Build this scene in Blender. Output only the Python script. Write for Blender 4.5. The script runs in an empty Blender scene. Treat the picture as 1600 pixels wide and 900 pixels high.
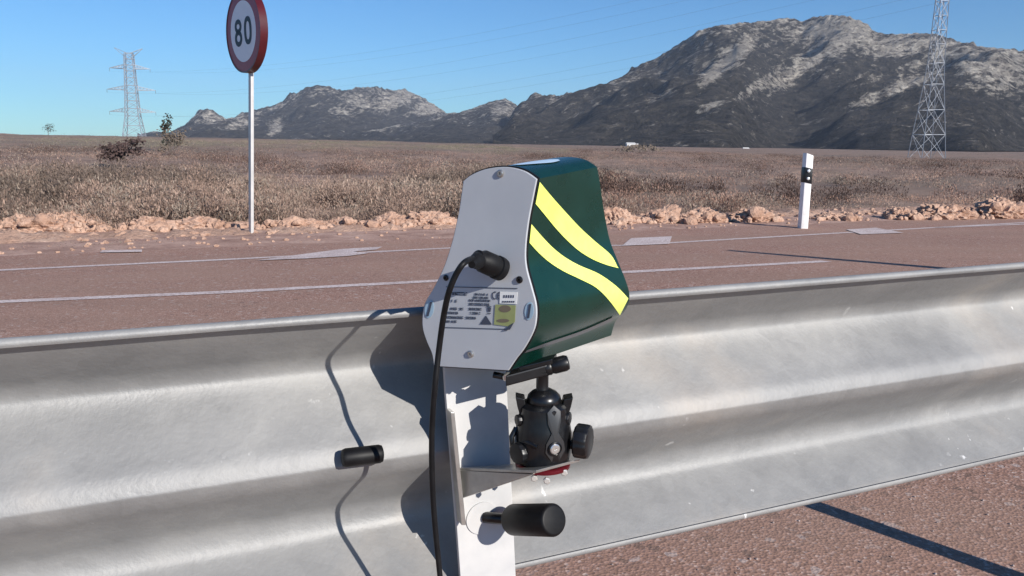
import bpy, bmesh, math, random
import numpy as np
from mathutils import Vector, Matrix, noise
from mathutils.bvhtree import BVHTree
random.seed(7); rng = np.random.default_rng(7)
R = math.radians
scn = bpy.context.scene
COL = scn.collection
# ------------------------------------------------------------------ camera
FPX = 1256.0; PITCH = math.atan(225/FPX); ROLL = R(0.7); CAMZ = 1.1
fw = Vector((0, math.cos(PITCH), -math.sin(PITCH))); rt0 = Vector((1, 0, 0)); up0 = rt0.cross(fw)
rt = rt0*math.cos(ROLL) + up0*math.sin(ROLL); up = up0*math.cos(ROLL) - rt0*math.sin(ROLL)
C = Vector((0, 0, CAMZ))
cd = bpy.data.cameras.new('camera'); cam = bpy.data.objects.new('camera', cd); COL.objects.link(cam)
m = Matrix((rt, up, -fw)).transposed().to_4x4(); m.translation = C; cam.matrix_world = m
cd.sensor_width = 36; cd.lens = FPX/1600*36; cd.clip_start = .02; cd.clip_end = 20000
scn.camera = cam
# ------------------------------------------------------------------ sky, sun, exposure
SUN_EL = 26.0
sh = Vector((.67, -.74, 0)).normalized()
SUN = Vector((sh.x*math.cos(R(SUN_EL)), sh.y*math.cos(R(SUN_EL)), math.sin(R(SUN_EL))))
w = bpy.data.worlds.new('World'); scn.world = w; w.use_nodes = True
nt = w.node_tree; nt.nodes.clear()
sky = nt.nodes.new('ShaderNodeTexSky'); sky.sky_type = 'NISHITA'; sky.sun_disc = False
sky.sun_elevation = R(SUN_EL); sky.sun_rotation = math.atan2(sh.x, sh.y)
sky.altitude = 300; sky.air_density = 1.0; sky.dust_density = 0.0; sky.ozone_density = 2.0
bg = nt.nodes.new('ShaderNodeBackground'); bg.inputs[1].default_value = .060
wo = nt.nodes.new('ShaderNodeOutputWorld')
tint = nt.nodes.new('ShaderNodeMix'); tint.data_type = 'RGBA'; tint.blend_type = 'MULTIPLY'; tint.inputs[0].default_value = 1; tint.inputs[7].default_value = (.46, .91, 1.36, 1)
nt.links.new(sky.outputs[0], tint.inputs[6]); nt.links.new(tint.outputs[2], bg.inputs[0]); nt.links.new(bg.outputs[0], wo.inputs[0])
sl = bpy.data.lights.new('sun', 'SUN'); sl.energy = 4.4; sl.angle = R(.4); sl.color = (1, .945, .87)
so = bpy.data.objects.new('sun', sl); COL.objects.link(so)
so.rotation_euler = (-SUN).to_track_quat('-Z', 'Y').to_euler(); so.location = (5, -5, 8)
scn.view_settings.view_transform = 'Standard'; scn.view_settings.look = 'None'
scn.view_settings.exposure = 0.55; scn.view_settings.gamma = 1
scn.render.engine = 'CYCLES'
# ------------------------------------------------------------------ geometry of the place
RA = R(65.5)
RD = Vector((math.sin(RA), math.cos(RA), 0)); RN = Vector((math.cos(RA), -math.sin(RA), 0))   # along the rail / out of the rail towards the verge we stand on
RAILD = .78
ZUP = Vector((0, 0, 1))
def ray(x, y): return (fw*FPX + rt*(x-800) - up*(y-450)).normalized()
def PX(x, y, d):                                  # point d metres in front of the rail's plane
    r = ray(x, y); return C + r*(-(RAILD-d)/r.dot(RN))
def proj(p):
    v = p - C; z = v.dot(fw); return 800+FPX*v.dot(rt)/z, 450-FPX*v.dot(up)/z
def sstep(a, b, t):
    t = min(1, max(0, (t-a)/(b-a))); return t*t*(3-2*t)
def zbase(x, y):
    u = -(x*RN.x + y*RN.y) - RAILD               # distance beyond the rail
    z = -.03*max(0, min(u, 9)-3)
    r = math.hypot(x, y); az = math.degrees(math.atan2(x, y)) if r > 0 else 0
    far = float(np.interp(az, [-60, -32, -20, -9, 0, 9, 20, 32, 60], [2.1, 2.1, 1.9, 1.6, .9, .25, -.5, -.9, -.9]))
    return z + far*sstep(25, 230, r)*(1 if y > 0 else 0)
def ground(x, y):
    r = ray(x, y); t = -CAMZ/r.z if r.z < 0 else 500
    for _ in range(30):
        p = C + r*t; t += (zbase(p.x, p.y)-p.z)/r.z*.8
    p = C + r*t; return Vector((p.x, p.y, zbase(p.x, p.y)))
def RP(t, u, z=0): return RD*t - RN*(u+RAILD) + ZUP*z   # t along the rail, u beyond it
def tu(p): return p.dot(RD), -p.dot(RN)-RAILD
# ------------------------------------------------------------------ node helpers
def mat(name, base=(.5, .5, .5), rough=.6, metal=0, spec=.5, fn=None, **kw):
    M = bpy.data.materials.new(name); M.use_nodes = True; n = M.node_tree
    b = n.nodes['Principled BSDF']; b.inputs['Base Color'].default_value = (*base, 1)
    b.inputs['Roughness'].default_value = rough; b.inputs['Metallic'].default_value = metal
    b.inputs['Specular IOR Level'].default_value = spec
    for k, v in kw.items(): b.inputs[k.replace('_', ' ')].default_value = v
    if fn: fn(n, b)
    return M
def N_(n, t, **kw):
    x = n.nodes.new(t)
    for k, v in kw.items():
        if k in x.inputs.keys(): x.inputs[k].default_value = v
        else: setattr(x, k, v)
    return x
def coord(n, kind='Object', scale=(1, 1, 1), rot=(0, 0, 0)):
    tc = N_(n, 'ShaderNodeTexCoord'); mp = N_(n, 'ShaderNodeMapping')
    mp.inputs['Scale'].default_value = scale; mp.inputs['Rotation'].default_value = rot
    n.links.new(tc.outputs[kind], mp.inputs[0]); return mp.outputs[0]
def nz(n, co, scale, detail=4, rough=.55, dist=0):
    x = N_(n, 'ShaderNodeTexNoise'); x.inputs['Scale'].default_value = scale; x.inputs['Detail'].default_value = detail
    x.inputs['Roughness'].default_value = rough; x.inputs['Distortion'].default_value = dist
    n.links.new(co, x.inputs['Vector']); return x.outputs['Fac']
def ramp(n, fac, stops):
    x = N_(n, 'ShaderNodeValToRGB'); cr = x.color_ramp
    while len(cr.elements) < len(stops): cr.elements.new(.5)
    for e, (p, c) in zip(cr.elements, stops):
        e.position = p; e.color = (*c, 1) if len(c) == 3 else c
    n.links.new(fac, x.inputs[0]); return x.outputs[0]
def g(v): return (v, v, v)
def mixc(n, fac, a, b, mode='MIX'):
    x = N_(n, 'ShaderNodeMix', data_type='RGBA', blend_type=mode)
    for s, v in ((0, fac), (6, a), (7, b)):
        if hasattr(v, 'links'): n.links.new(v, x.inputs[s])
        else: x.inputs[s].default_value = v if s == 0 else (*v, 1)
    return x.outputs[2]
def bump(n, b, h, strength=.3, dist=.01):
    x = N_(n, 'ShaderNodeBump'); x.inputs['Strength'].default_value = strength; x.inputs['Distance'].default_value = dist
    n.links.new(h, x.inputs['Height']); n.links.new(x.outputs[0], b.inputs['Normal'])
# ------------------------------------------------------------------ mesh builder
class MB:
    def __init__(s): s.v = []; s.f = []
    def add(s, vs, fs):
        o = len(s.v); s.v += [tuple(v) for v in vs]; s.f += [tuple(i+o for i in f) for f in fs]; return s
    def box(s, c, ax, ay, az):                      # centre and three half-axes
        c, ax, ay, az = map(Vector, (c, ax, ay, az))
        vs = [c+ax*i+ay*j+az*k for k in (-1, 1) for j in (-1, 1) for i in (-1, 1)]
        return s.add(vs, [(0, 2, 3, 1), (4, 5, 7, 6), (0, 1, 5, 4), (2, 6, 7, 3), (0, 4, 6, 2), (1, 3, 7, 5)])
    def bar(s, a, b, w, h=None, upv=ZUP):
        a, b = Vector(a), Vector(b); d = (b-a)
        if d.length < 1e-6: return s
        x = d.normalized().cross(upv)
        if x.length < 1e-3: x = d.normalized().cross(Vector((1, 0, 0)))
        x.normalize(); y = x.cross(d.normalized())
        return s.box((a+b)/2, d/2, x*w/2, y*(h or w)/2)
    def tube(s, pts, r, n=12, cap=True):
        pts = [Vector(p) for p in pts]; rs = r if isinstance(r, (list, tuple)) else [r]*len(pts)
        t0 = (pts[1]-pts[0]).normalized(); x = t0.orthogonal().normalized(); vs = []
        for i, p in enumerate(pts):
            t = (pts[min(i+1, len(pts)-1)]-pts[max(i-1, 0)]).normalized()
            x = (x - t*x.dot(t)).normalized(); y = t.cross(x)
            vs += [p + (x*math.cos(k*2*math.pi/n)+y*math.sin(k*2*math.pi/n))*rs[i] for k in range(n)]
        fs = [(i*n+k, i*n+(k+1) % n, (i+1)*n+(k+1) % n, (i+1)*n+k) for i in range(len(pts)-1) for k in range(n)]
        if cap: fs += [tuple(range(n))[::-1], tuple((len(pts)-1)*n+k for k in range(n))]
        return s.add(vs, fs)
    def lathe(s, o, ax, prof, n=32, sx=None):        # prof: (radius, height along axis)
        o, ax = Vector(o), Vector(ax).normalized(); x = (sx or ax.orthogonal()); x = (x-ax*x.dot(ax)).normalized(); y = ax.cross(x)
        vs = [o+ax*h+(x*math.cos(k*2*math.pi/n)+y*math.sin(k*2*math.pi/n))*r for r, h in prof for k in range(n)]
        fs = [(i*n+k, i*n+(k+1) % n, (i+1)*n+(k+1) % n, (i+1)*n+k) for i in range(len(prof)-1) for k in range(n)]
        fs += [tuple(range(n))[::-1], tuple((len(prof)-1)*n+k for k in range(n))]
        return s.add(vs, fs)
    def prism(s, pts, d):                            # polygon extruded by vector d
        pts = [Vector(p) for p in pts]; n = len(pts); d = Vector(d)
        vs = pts + [p+d for p in pts]
        fs = [tuple(range(n)), tuple(range(2*n-1, n-1, -1))]+[(i, i+n, (i+1) % n+n, (i+1) % n) for i in range(n)]
        return s.add(vs, fs)
    def build(s, name, m, parent=None, smooth=None, bevel=0, uniform=True):
        me = bpy.data.meshes.new(name); me.from_pydata(s.v, [], s.f); me.materials.append(m)
        bm = bmesh.new(); bm.from_mesh(me); 
        if uniform: bmesh.ops.recalc_face_normals(bm, faces=bm.faces)
        if bevel: bmesh.ops.bevel(bm, geom=[e for e in bm.edges if e.is_manifold and e.calc_face_angle(0) > .6], offset=bevel, segments=2, affect='EDGES', profile=.6)
        bm.to_mesh(me); bm.free()
        o = bpy.data.objects.new(name, me); COL.objects.link(o)
        if smooth is not None:
            me.polygons.foreach_set('use_smooth', [True]*len(me.polygons)); 
            me.set_sharp_from_angle(angle=R(smooth))
        if parent:
            o.parent = parent; o.matrix_parent_inverse = Matrix.LocRotScale(*parent_lrs(parent)).inverted()
        return o
def parent_lrs(p):
    return world_of(p).decompose()
def world_of(p):
    mm = Matrix.LocRotScale(p.location, p.rotation_euler, p.scale)
    if p.parent: mm = world_of(p.parent) @ p.matrix_parent_inverse @ mm
    return mm
def tag(o, label=None, cat=None, group=None, kind=None):
    if label: o['label'] = label
    if cat: o['category'] = cat
    if group: o['group'] = group
    if kind: o['kind'] = kind
    return o
def empty(name, loc, label, cat, group=None):
    o = bpy.data.objects.new(name, None); COL.objects.link(o); o.location = loc; o.empty_display_size = .1
    return tag(o, label, cat, group)
def spline(pts, k=8, closed=False):
    n = len(pts); P = [np.array(p, float) for p in pts]; out = []
    for i in range(n if closed else n-1):
        if closed: a, b, c, d = (P[(i+j) % n] for j in (-1, 0, 1, 2))
        else: a, b, c, d = P[max(i-1, 0)], P[i], P[i+1], P[min(i+2, n-1)]
        for j in range(k):
            t = j/k; out.append(.5*((2*b)+(-a+c)*t+(2*a-5*b+4*c-d)*t*t+(-a+3*b-3*c+d)*t**3))
    if not closed: out.append(P[-1])
    return [tuple(p) for p in out]
# ------------------------------------------------------------------ materials
def f_road(n, b):
    co = coord(n)
    v = N_(n, 'ShaderNodeTexVoronoi'); v.inputs['Scale'].default_value = 110; n.links.new(co, v.inputs['Vector'])
    v2 = N_(n, 'ShaderNodeTexVoronoi'); v2.inputs['Scale'].default_value = 38; n.links.new(co, v2.inputs['Vector'])
    big = nz(n, co, .5, 6, .62); mid = nz(n, co, 60, 4, .7)
    sep = N_(n, 'ShaderNodeSeparateColor'); n.links.new(v.outputs['Color'], sep.inputs[0])
    sep2 = N_(n, 'ShaderNodeSeparateColor'); n.links.new(v2.outputs['Color'], sep2.inputs[0])
    c = ramp(n, sep.outputs[0], [(0, (.19, .10, .068)), (.45, (.34, .187, .140)), (.8, (.42, .24, .182)), (.93, (.55, .37, .31)), (1, (.70, .55, .48))])
    c = mixc(n, ramp(n, sep2.outputs[1], [(.965, g(0)), (.985, g(.8))]), c, (.06, .042, .038))
    c = mixc(n, ramp(n, sep2.outputs[0], [(.965, g(0)), (.98, g(1))]), c, (.55, .46, .42))
    c = mixc(n, ramp(n, mid, [(.3, g(.55)), (.7, g(0))]), c, (.28, .165, .12))
    c = mixc(n, ramp(n, big, [(.38, g(0)), (.72, g(.6))]), c, (.41, .265, .195))
    # wheel paths: along the carriageway, slightly darker and greyer
    rc = coord(n, 'Object', (1, 1, 1), (0, 0, RA-math.pi/2+math.pi))
    st = N_(n, 'ShaderNodeMapping'); st.inputs['Rotation'].default_value = (0, 0, RA-math.pi/2); st.inputs['Scale'].default_value = (.06, .9, 1)
    tc = N_(n, 'ShaderNodeTexCoord'); n.links.new(tc.outputs['Object'], st.inputs[0])
    tr = nz(n, st.outputs[0], 1.3, 3, .6)
    c = mixc(n, ramp(n, tr, [(.42, g(0)), (.66, g(.45))]), c, (.28, .185, .14))
    n.links.new(c, b.inputs['Base Color']); bump(n, b, v.outputs['Distance'], .5, .004)
M_road = mat('red_asphalt', rough=.93, spec=.2, fn=f_road)
def f_paint(n, b):
    co = coord(n); a = nz(n, co, 45, 5, .7); d = nz(n, co, 3, 5, .65)
    c = ramp(n, a, [(.38, (.36, .24, .20)), (.46, (.60, .49, .45)), (.6, (.74, .64, .60))])
    c = mixc(n, ramp(n, d, [(.4, g(0)), (.75, g(.55))]), c, (.34, .23, .2))
    n.links.new(c, b.inputs['Base Color'])
M_paint = mat('worn_road_paint', rough=.8, fn=f_paint)
def f_ground(n, b):
    co = coord(n); big = nz(n, co, .035, 6, .6); mid = nz(n, co, .6, 6, .65); fine = nz(n, co, 9, 6, .7)
    c = ramp(n, mid, [(.28, (.18, .12, .092)), (.5, (.32, .22, .170)), (.72, (.43, .30, .235))])
    c = mixc(n, ramp(n, big, [(.42, g(0)), (.6, g(.8))]), c, (.20, .165, .13))
    c = mixc(n, ramp(n, fine, [(.35, g(.45)), (.6, g(0))]), c, (.13, .085, .07))
    n.links.new(c, b.inputs['Base Color']); bump(n, b, fine, .6, .05)
M_ground = mat('dry_field_soil', rough=.95, spec=.15, fn=f_ground)
def f_verge(n, b):
    co = coord(n); a = nz(n, co, 2.2, 7, .68); f = nz(n, co, 26, 5, .7)
    c = ramp(n, a, [(.3, (.28, .17, .13)), (.5, (.44, .28, .22)), (.7, (.58, .40, .32))])
    c = mixc(n, ramp(n, f, [(.36, g(.45)), (.52, g(0))]), c, (.18, .12, .10))
    n.links.new(c, b.inputs['Base Color']); bump(n, b, f, .8, .02)
M_verge = mat('pink_gravel_verge', rough=.95, spec=.15, fn=f_verge)
def f_dirt(n, b):
    co = coord(n); a = nz(n, co, 3, 7, .7); f = nz(n, co, 18, 5, .7)
    c = ramp(n, a, [(.28, (.36, .215, .150)), (.5, (.52, .335, .245)), (.72, (.64, .455, .345))])
    c = mixc(n, ramp(n, f, [(.33, g(.7)), (.5, g(0))]), c, (.24, .145, .115))
    n.links.new(c, b.inputs['Base Color']); bump(n, b, f, .9, .04)
M_dirt = mat('loose_red_earth', rough=.95, spec=.15, fn=f_dirt)
def f_galv(n, b):
    co = coord(n); a = nz(n, co, 9, 6, .62); f = nz(n, co, 160, 3, .6); v = N_(n, 'ShaderNodeTexVoronoi'); v.inputs['Scale'].default_value = 60; n.links.new(co, v.inputs['Vector'])
    sep = N_(n, 'ShaderNodeSeparateColor'); n.links.new(v.outputs['Color'], sep.inputs[0])
    c = ramp(n, a, [(.3, (.225, .225, .225)), (.55, (.275, .273, .27)), (.75, (.33, .325, .315))])
    c = mixc(n, .02, c, sep.outputs[0])
    lo = nz(n, co, 2.2, 5, .6)
    c = mixc(n, ramp(n, lo, [(.56, g(0)), (.72, g(.5))]), c, (.50, .43, .36))
    # rubbed streaks and chips
    sc = coord(n, 'Object', (60, 60, 10)); s = nz(n, sc, 1, 3, .55); msk = nz(n, co, 4.5, 3, .5)
    k = N_(n, 'ShaderNodeMath', operation='MULTIPLY')
    n.links.new(ramp(n, s, [(.68, g(0)), (.74, g(1))]), k.inputs[0]); n.links.new(ramp(n, msk, [(.5, g(0)), (.6, g(1))]), k.inputs[1])
    c = mixc(n, k.outputs[0], c, (.74, .73, .72))
    n.links.new(c, b.inputs['Base Color'])
    n.links.new(ramp(n, a, [(.3, g(.54)), (.7, g(.68))]), b.inputs['Roughness'])
    ad = N_(n, 'ShaderNodeMath', operation='ADD'); n.links.new(f, ad.inputs[0]); n.links.new(a, ad.inputs[1])
    bump(n, b, ad.outputs[0], .17, .003)
M_rail = mat('weathered_galvanised_steel', rough=.5, metal=.32, fn=f_galv)
def f_scuff(base, hi, sc=60, amt=.5):
    def fn(n, b):
        co = coord(n); a = nz(n, co, sc, 5, .6)
        n.links.new(ramp(n, a, [(.35, base), (.75, hi)]), b.inputs['Base Color']); bump(n, b, a, .08, .001)
    return fn
M_brk = mat('painted_white_steel', rough=.45, metal=.0, fn=f_scuff((.47, .47, .47), (.57, .56, .55), 25))
M_steel = mat('brushed_steel', rough=.35, metal=.8, fn=f_scuff((.42, .41, .39), (.55, .54, .52), 60))
M_plate = mat('anodised_aluminium', rough=.55, metal=.05, fn=f_scuff((.44, .46, .49), (.51, .525, .55), 12))
M_edge = mat('cut_aluminium', base=(.8, .8, .8), rough=.3, metal=.8)
def f_green(n, b):
    co = coord(n); a = nz(n, co, 30, 5, .6); n.links.new(ramp(n, a, [(.3, (.002, .023, .016)), (.62, (.003, .029, .021)), (.8, (.011, .038, .029))]), b.inputs['Base Color'])
    n.links.new(ramp(n, a, [(.3, g(.24)), (.7, g(.34))]), b.inputs['Roughness'])
M_green = mat('dark_green_gloss_paint', rough=.3, fn=f_green)
M_yel = mat('fluorescent_yellow_film', rough=.45, fn=f_scuff((.78, .88, .17), (.82, .90, .23), 40))
M_blk = mat('black_plastic', rough=.38, fn=f_scuff((.004, .004, .005), (.010, .010, .011), 80))
M_blk2 = mat('black_anodised_metal', rough=.28, fn=f_scuff((.005, .005, .006), (.012, .012, .013), 120))
M_rub = mat('black_rubber', rough=.5, spec=.22, fn=f_scuff((.005, .005, .006), (.011, .011, .012), 90))
M_dark = mat('black_print', base=(.05, .06, .09), rough=.6)
M_white = mat('white_sticker', base=(.82, .82, .80), rough=.5)
M_lime = mat('lime_sticker', rough=.5, fn=f_scuff((.27, .30, .12), (.34, .37, .16), 60))
M_brown = mat('brown_print', base=(.16, .13, .09), rough=.6)
M_bluep = mat('pale_blue_inset', base=(.33, .47, .58), rough=.25)
M_red = mat('red_anodised', rough=.35, metal=.5, fn=f_scuff((.11, .008, .014), (.17, .012, .022), 60))
def f_wp(n, b):
    co = coord(n); a = nz(n, co, 7, 6, .65); sp = N_(n, 'ShaderNodeSeparateXYZ'); n.links.new(co, sp.inputs[0])
    n.links.new(ramp(n, a, [(.35, (.74, .70, .67)), (.6, (.82, .81, .80))]), b.inputs['Base Color'])
M_wpost = mat('white_post_plastic', rough=.5, fn=f_wp)
M_refl = mat('reflector_glass', base=(.75, .78, .8), rough=.15, metal=.3)
M_sred = mat('sign_red', rough=.4, fn=f_scuff((.27, .018, .028), (.33, .022, .034), 8))
M_rim = mat('sign_rim_maroon', rough=.35, fn=f_scuff((.06, .006, .010), (.08, .008, .012), 8))
M_swhite = mat('sign_white', rough=.45, fn=f_scuff((.80, .81, .82), (.86, .86, .86), 6))
M_sblack = mat('sign_black', base=(.012, .014, .02), rough=.5)
M_lat = mat('lattice_steel', rough=.55, metal=.3, fn=f_scuff((.26, .28, .32), (.36, .38, .41), .6))
M_wire = mat('power_cable', base=(.14, .15, .17), rough=.6)
M_house = mat('whitewashed_wall', rough=.8, fn=f_scuff((.55, .54, .52), (.66, .65, .63), 1.5))
M_roof = mat('clay_roof', rough=.8, fn=f_scuff((.34, .2, .14), (.45, .28, .2), 1.5))
M_bark = mat('shrub_bark', rough=.9, fn=f_scuff((.07, .052, .04), (.13, .1, .08), 8))
def f_attr(n, b):
    at = N_(n, 'ShaderNodeAttribute', attribute_name='col'); n.links.new(at.outputs['Color'], b.inputs['Base Color'])
M_scrub = mat('dry_scrub', rough=.9, spec=.15, fn=f_attr)
# ------------------------------------------------------------------ ground sheet
def grid_obj(name, vs, nr, nc, m, kind='structure', parent=None, attr=None, smooth=True):
    me = bpy.data.meshes.new(name)
    idx = np.arange(nr*nc).reshape(nr, nc)
    q = np.stack([idx[:-1, :-1], idx[:-1, 1:], idx[1:, 1:], idx[1:, :-1]], -1).reshape(-1, 4)
    me.vertices.add(nr*nc); me.vertices.foreach_set('co', np.asarray(vs, np.float32).ravel())
    me.loops.add(q.size); me.loops.foreach_set('vertex_index', q.ravel().astype(np.int32))
    me.polygons.add(len(q)); me.polygons.foreach_set('loop_start', np.arange(0, q.size, 4, dtype=np.int32))
    me.update(); me.validate(); me.materials.append(m)
    me.polygons.foreach_set('use_smooth', [smooth]*len(me.polygons))
    if attr is not None:
        a = me.attributes.new('rock', 'FLOAT', 'POINT'); a.data.foreach_set('value', np.asarray(attr, np.float32))
    o = bpy.data.objects.new(name, me); COL.objects.link(o)
    if kind: o['kind'] = kind
    return o
# where the asphalt ends, measured on the ground
EDGE_U = .5*(tu(ground(0, 398))[1] + tu(ground(1500, 342))[1])
BERM_U = .5*(tu(ground(75, 366))[1] + tu(ground(1450, 338))[1])
print('EDGE_U', EDGE_U, 'BERM_U', BERM_U, 'lineA', tu(ground(0, 422)), tu(ground(1600, 347)), 'lineB', tu(ground(0, 472)), tu(ground(1290, 408)))
radii = np.concatenate([[.01], np.linspace(1, 12, 12), np.geomspace(13, 260, 70), np.geomspace(300, 7000, 24)])
angs = np.radians(np.linspace(0, 360, 361))
vs = []
for r in radii:
    for a_ in angs:
        x, y = r*math.sin(a_), r*math.cos(a_)
        z = zbase(x, y); _, u = tu(Vector((x, y, 0)))
        if u > BERM_U+.5 and r < 400:
            k = min(1, (u-BERM_U-.5)/3)
            z += k*.22*noise.noise(Vector((x*.22, y*.22, 0)))+k*.12*noise.noise(Vector((x*.9, y*.9, 3)))
        if u < BERM_U+1.6: z -= .09
        vs.append((x, y, z))
grid_obj('ground', vs, len(radii), len(angs), M_ground)
def strip(name, t0, t1, nt_, us, lift, m, wob=0, kind='structure'):
    vs = []
    for i in range(nt_+1):
        t = t0+(t1-t0)*i/nt_
        for j, u in enumerate(us):
            uu = u
            if wob and j in (0, len(us)-1): uu += wob*noise.noise(Vector((t*.7, u, 0)))+wob*.5*noise.noise(Vector((t*3, u, 5)))
            p = RP(t, uu); vs.append((p.x, p.y, zflat(uu)+lift + (0)))
    return grid_obj(name, vs, nt_+1, len(us), m, kind)
def zflat(u): return -.03*max(0, min(u, 9)-3)
strip('road', -30, 60, 300, [-3.5, -1, 0, 1.5, 3, 4.5, 6, 7.5, 9] + ([EDGE_U] if EDGE_U > 9.05 else []), .0, M_road, .12)
o = strip('gravel_verge', -30, 60, 500, [EDGE_U-.15, EDGE_U+.4, EDGE_U+.9, BERM_U-.2, BERM_U+.6, BERM_U+1.2], -.005, M_verge, .12)
# painted lines
uA = .5*(tu(ground(0, 422))[1]+tu(ground(1600, 347))[1]); uB = .5*(tu(ground(0, 472))[1]+tu(ground(1290, 408))[1])
def line(name, px, half, lift=.004, wob=.012):
    P = [tu(ground(*q)) for q in px]; n = 90; vs = []
    if px[0][0] < 0: P = [(P[0][0]-k_*6, P[0][1]) for k_ in (2, 1)]+P
    if px[-1][0] > 1700: P = P+[(P[-1][0]+k_*15, P[-1][1]) for k_ in (1, 2)]
    for i in range(n+1):
        f = i/n*(len(P)-1); k = min(int(f), len(P)-2); f -= k
        t = P[k][0]*(1-f)+P[k+1][0]*f; u = P[k][1]*(1-f)+P[k+1][1]*f
        for s in (-1, 1):
            uu = u+s*half+wob*noise.noise(Vector((t*6, s*9, u))); p = RP(t, uu); vs.append((p.x, p.y, zflat(uu)+lift))
    return grid_obj(name, vs, n+1, 2, M_paint)
line('lane_line', [(-300, 438), (0, 422.5), (350, 406), (700, 388), (980, 383.5), (1300, 365), (1600, 348), (1800, 338)], .065)
line('lane_line', [(-300, 487), (0, 472), (350, 457), (660, 440.5), (980, 425.5), (1292, 408.5)], .07)
line('lane_line', [(1462, 356), (1600, 350.5), (1800, 342)], .06)
def patch(name, px, m, lift=.009):
    vs = []
    for x, y in px:
        p = ground(x, y); _, u = tu(p); vs.append((p.x, p.y, zflat(u)+lift))
    o = MB().add(vs, [tuple(range(len(vs)))]).build(name, m); o['kind'] = 'structure'; return o
patch('road_marking', [(400, 408), (470, 398.5), (535, 390), (598, 386.5), (588, 391), (552, 394), (575, 397), (545, 401), (480, 405)], M_paint)
patch('road_marking', [(972, 385), (986, 373), (1050, 370), (1046, 382)], M_paint)
patch('road_marking', [(1345, 367), (1322, 359.5), (1368, 356.5), (1412, 364.5)], M_paint)
patch('road_marking', [(156, 396), (160, 392.5), (222, 391.5), (222, 395)], M_paint, .012)
# ------------------------------------------------------------------ mountains
def f_mtn(n, b):
    at = N_(n, 'ShaderNodeAttribute', attribute_name='rock')
    co = coord(n, 'Object', (1, 1, 1), (0, R(28), 0))
    st = N_(n, 'ShaderNodeVectorMath', operation='MULTIPLY'); st.inputs[1].default_value = (.0045, .004, .021); n.links.new(co, st.inputs[0])
    s = nz(n, st.outputs[0], 1.6, 8, .62, .4)
    co2 = coord(n, 'Object', (.03, .03, .055)); s2 = nz(n, co2, 1.3, 6, .7)
    ad = N_(n, 'ShaderNodeMath', operation='ADD'); n.links.new(s, ad.inputs[0]); n.links.new(s2, ad.inputs[1])
    md = N_(n, 'ShaderNodeMath', operation='MULTIPLY_ADD'); n.links.new(ad.outputs[0], md.inputs[0]); md.inputs[1].default_value = .5; n.links.new(at.outputs['Fac'], md.inputs[2])
    fac = ramp(n, md.outputs[0], [(.60, g(0)), (.66, g(.55)), (.74, g(1))])
    rc = ramp(n, s2, [(.38, (.05, .045, .043)), (.46, (.26, .225, .19)), (.57, (.74, .67, .57))])
    fo = ramp(n, s2, [(.35, (.033, .031, .030)), (.52, (.076, .068, .060)), (.72, (.15, .13, .105))])
    co3 = coord(n, 'Object', (.10, .10, .16)); s3 = nz(n, co3, 1.0, 5, .75); st4 = N_(n, 'ShaderNodeVectorMath', operation='MULTIPLY'); st4.inputs[1].default_value = (.022, .03, .085); n.links.new(co, st4.inputs[0]); s4 = nz(n, st4.outputs[0], 1.0, 6, .75, .6)
    sp1 = N_(n, 'ShaderNodeMath', operation='MULTIPLY_ADD'); n.links.new(at.outputs['Fac'], sp1.inputs[0]); sp1.inputs[1].default_value = .55; n.links.new(s4, sp1.inputs[2])
    spk = ramp(n, sp1.outputs[0], [(.60, g(0)), (.68, g(.8))])
    c = mixc(n, fac, fo, rc); c = mixc(n, spk, c, (.46, .41, .35))
    c = mixc(n, ramp(n, s3, [(.34, g(.8)), (.47, g(0))]), c, (.028, .026, .026))
    n.links.new(c, b.inputs['Base Color']); ad2 = N_(n, 'ShaderNodeMath', operation='ADD'); n.links.new(ad.outputs[0], ad2.inputs[0]); n.links.new(s3, ad2.inputs[1]); bump(n, b, ad2.outputs[0], 1.0, 26)
M_mtn = mat('rocky_scrub_slope', rough=.95, spec=.1, fn=f_mtn)
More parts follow.
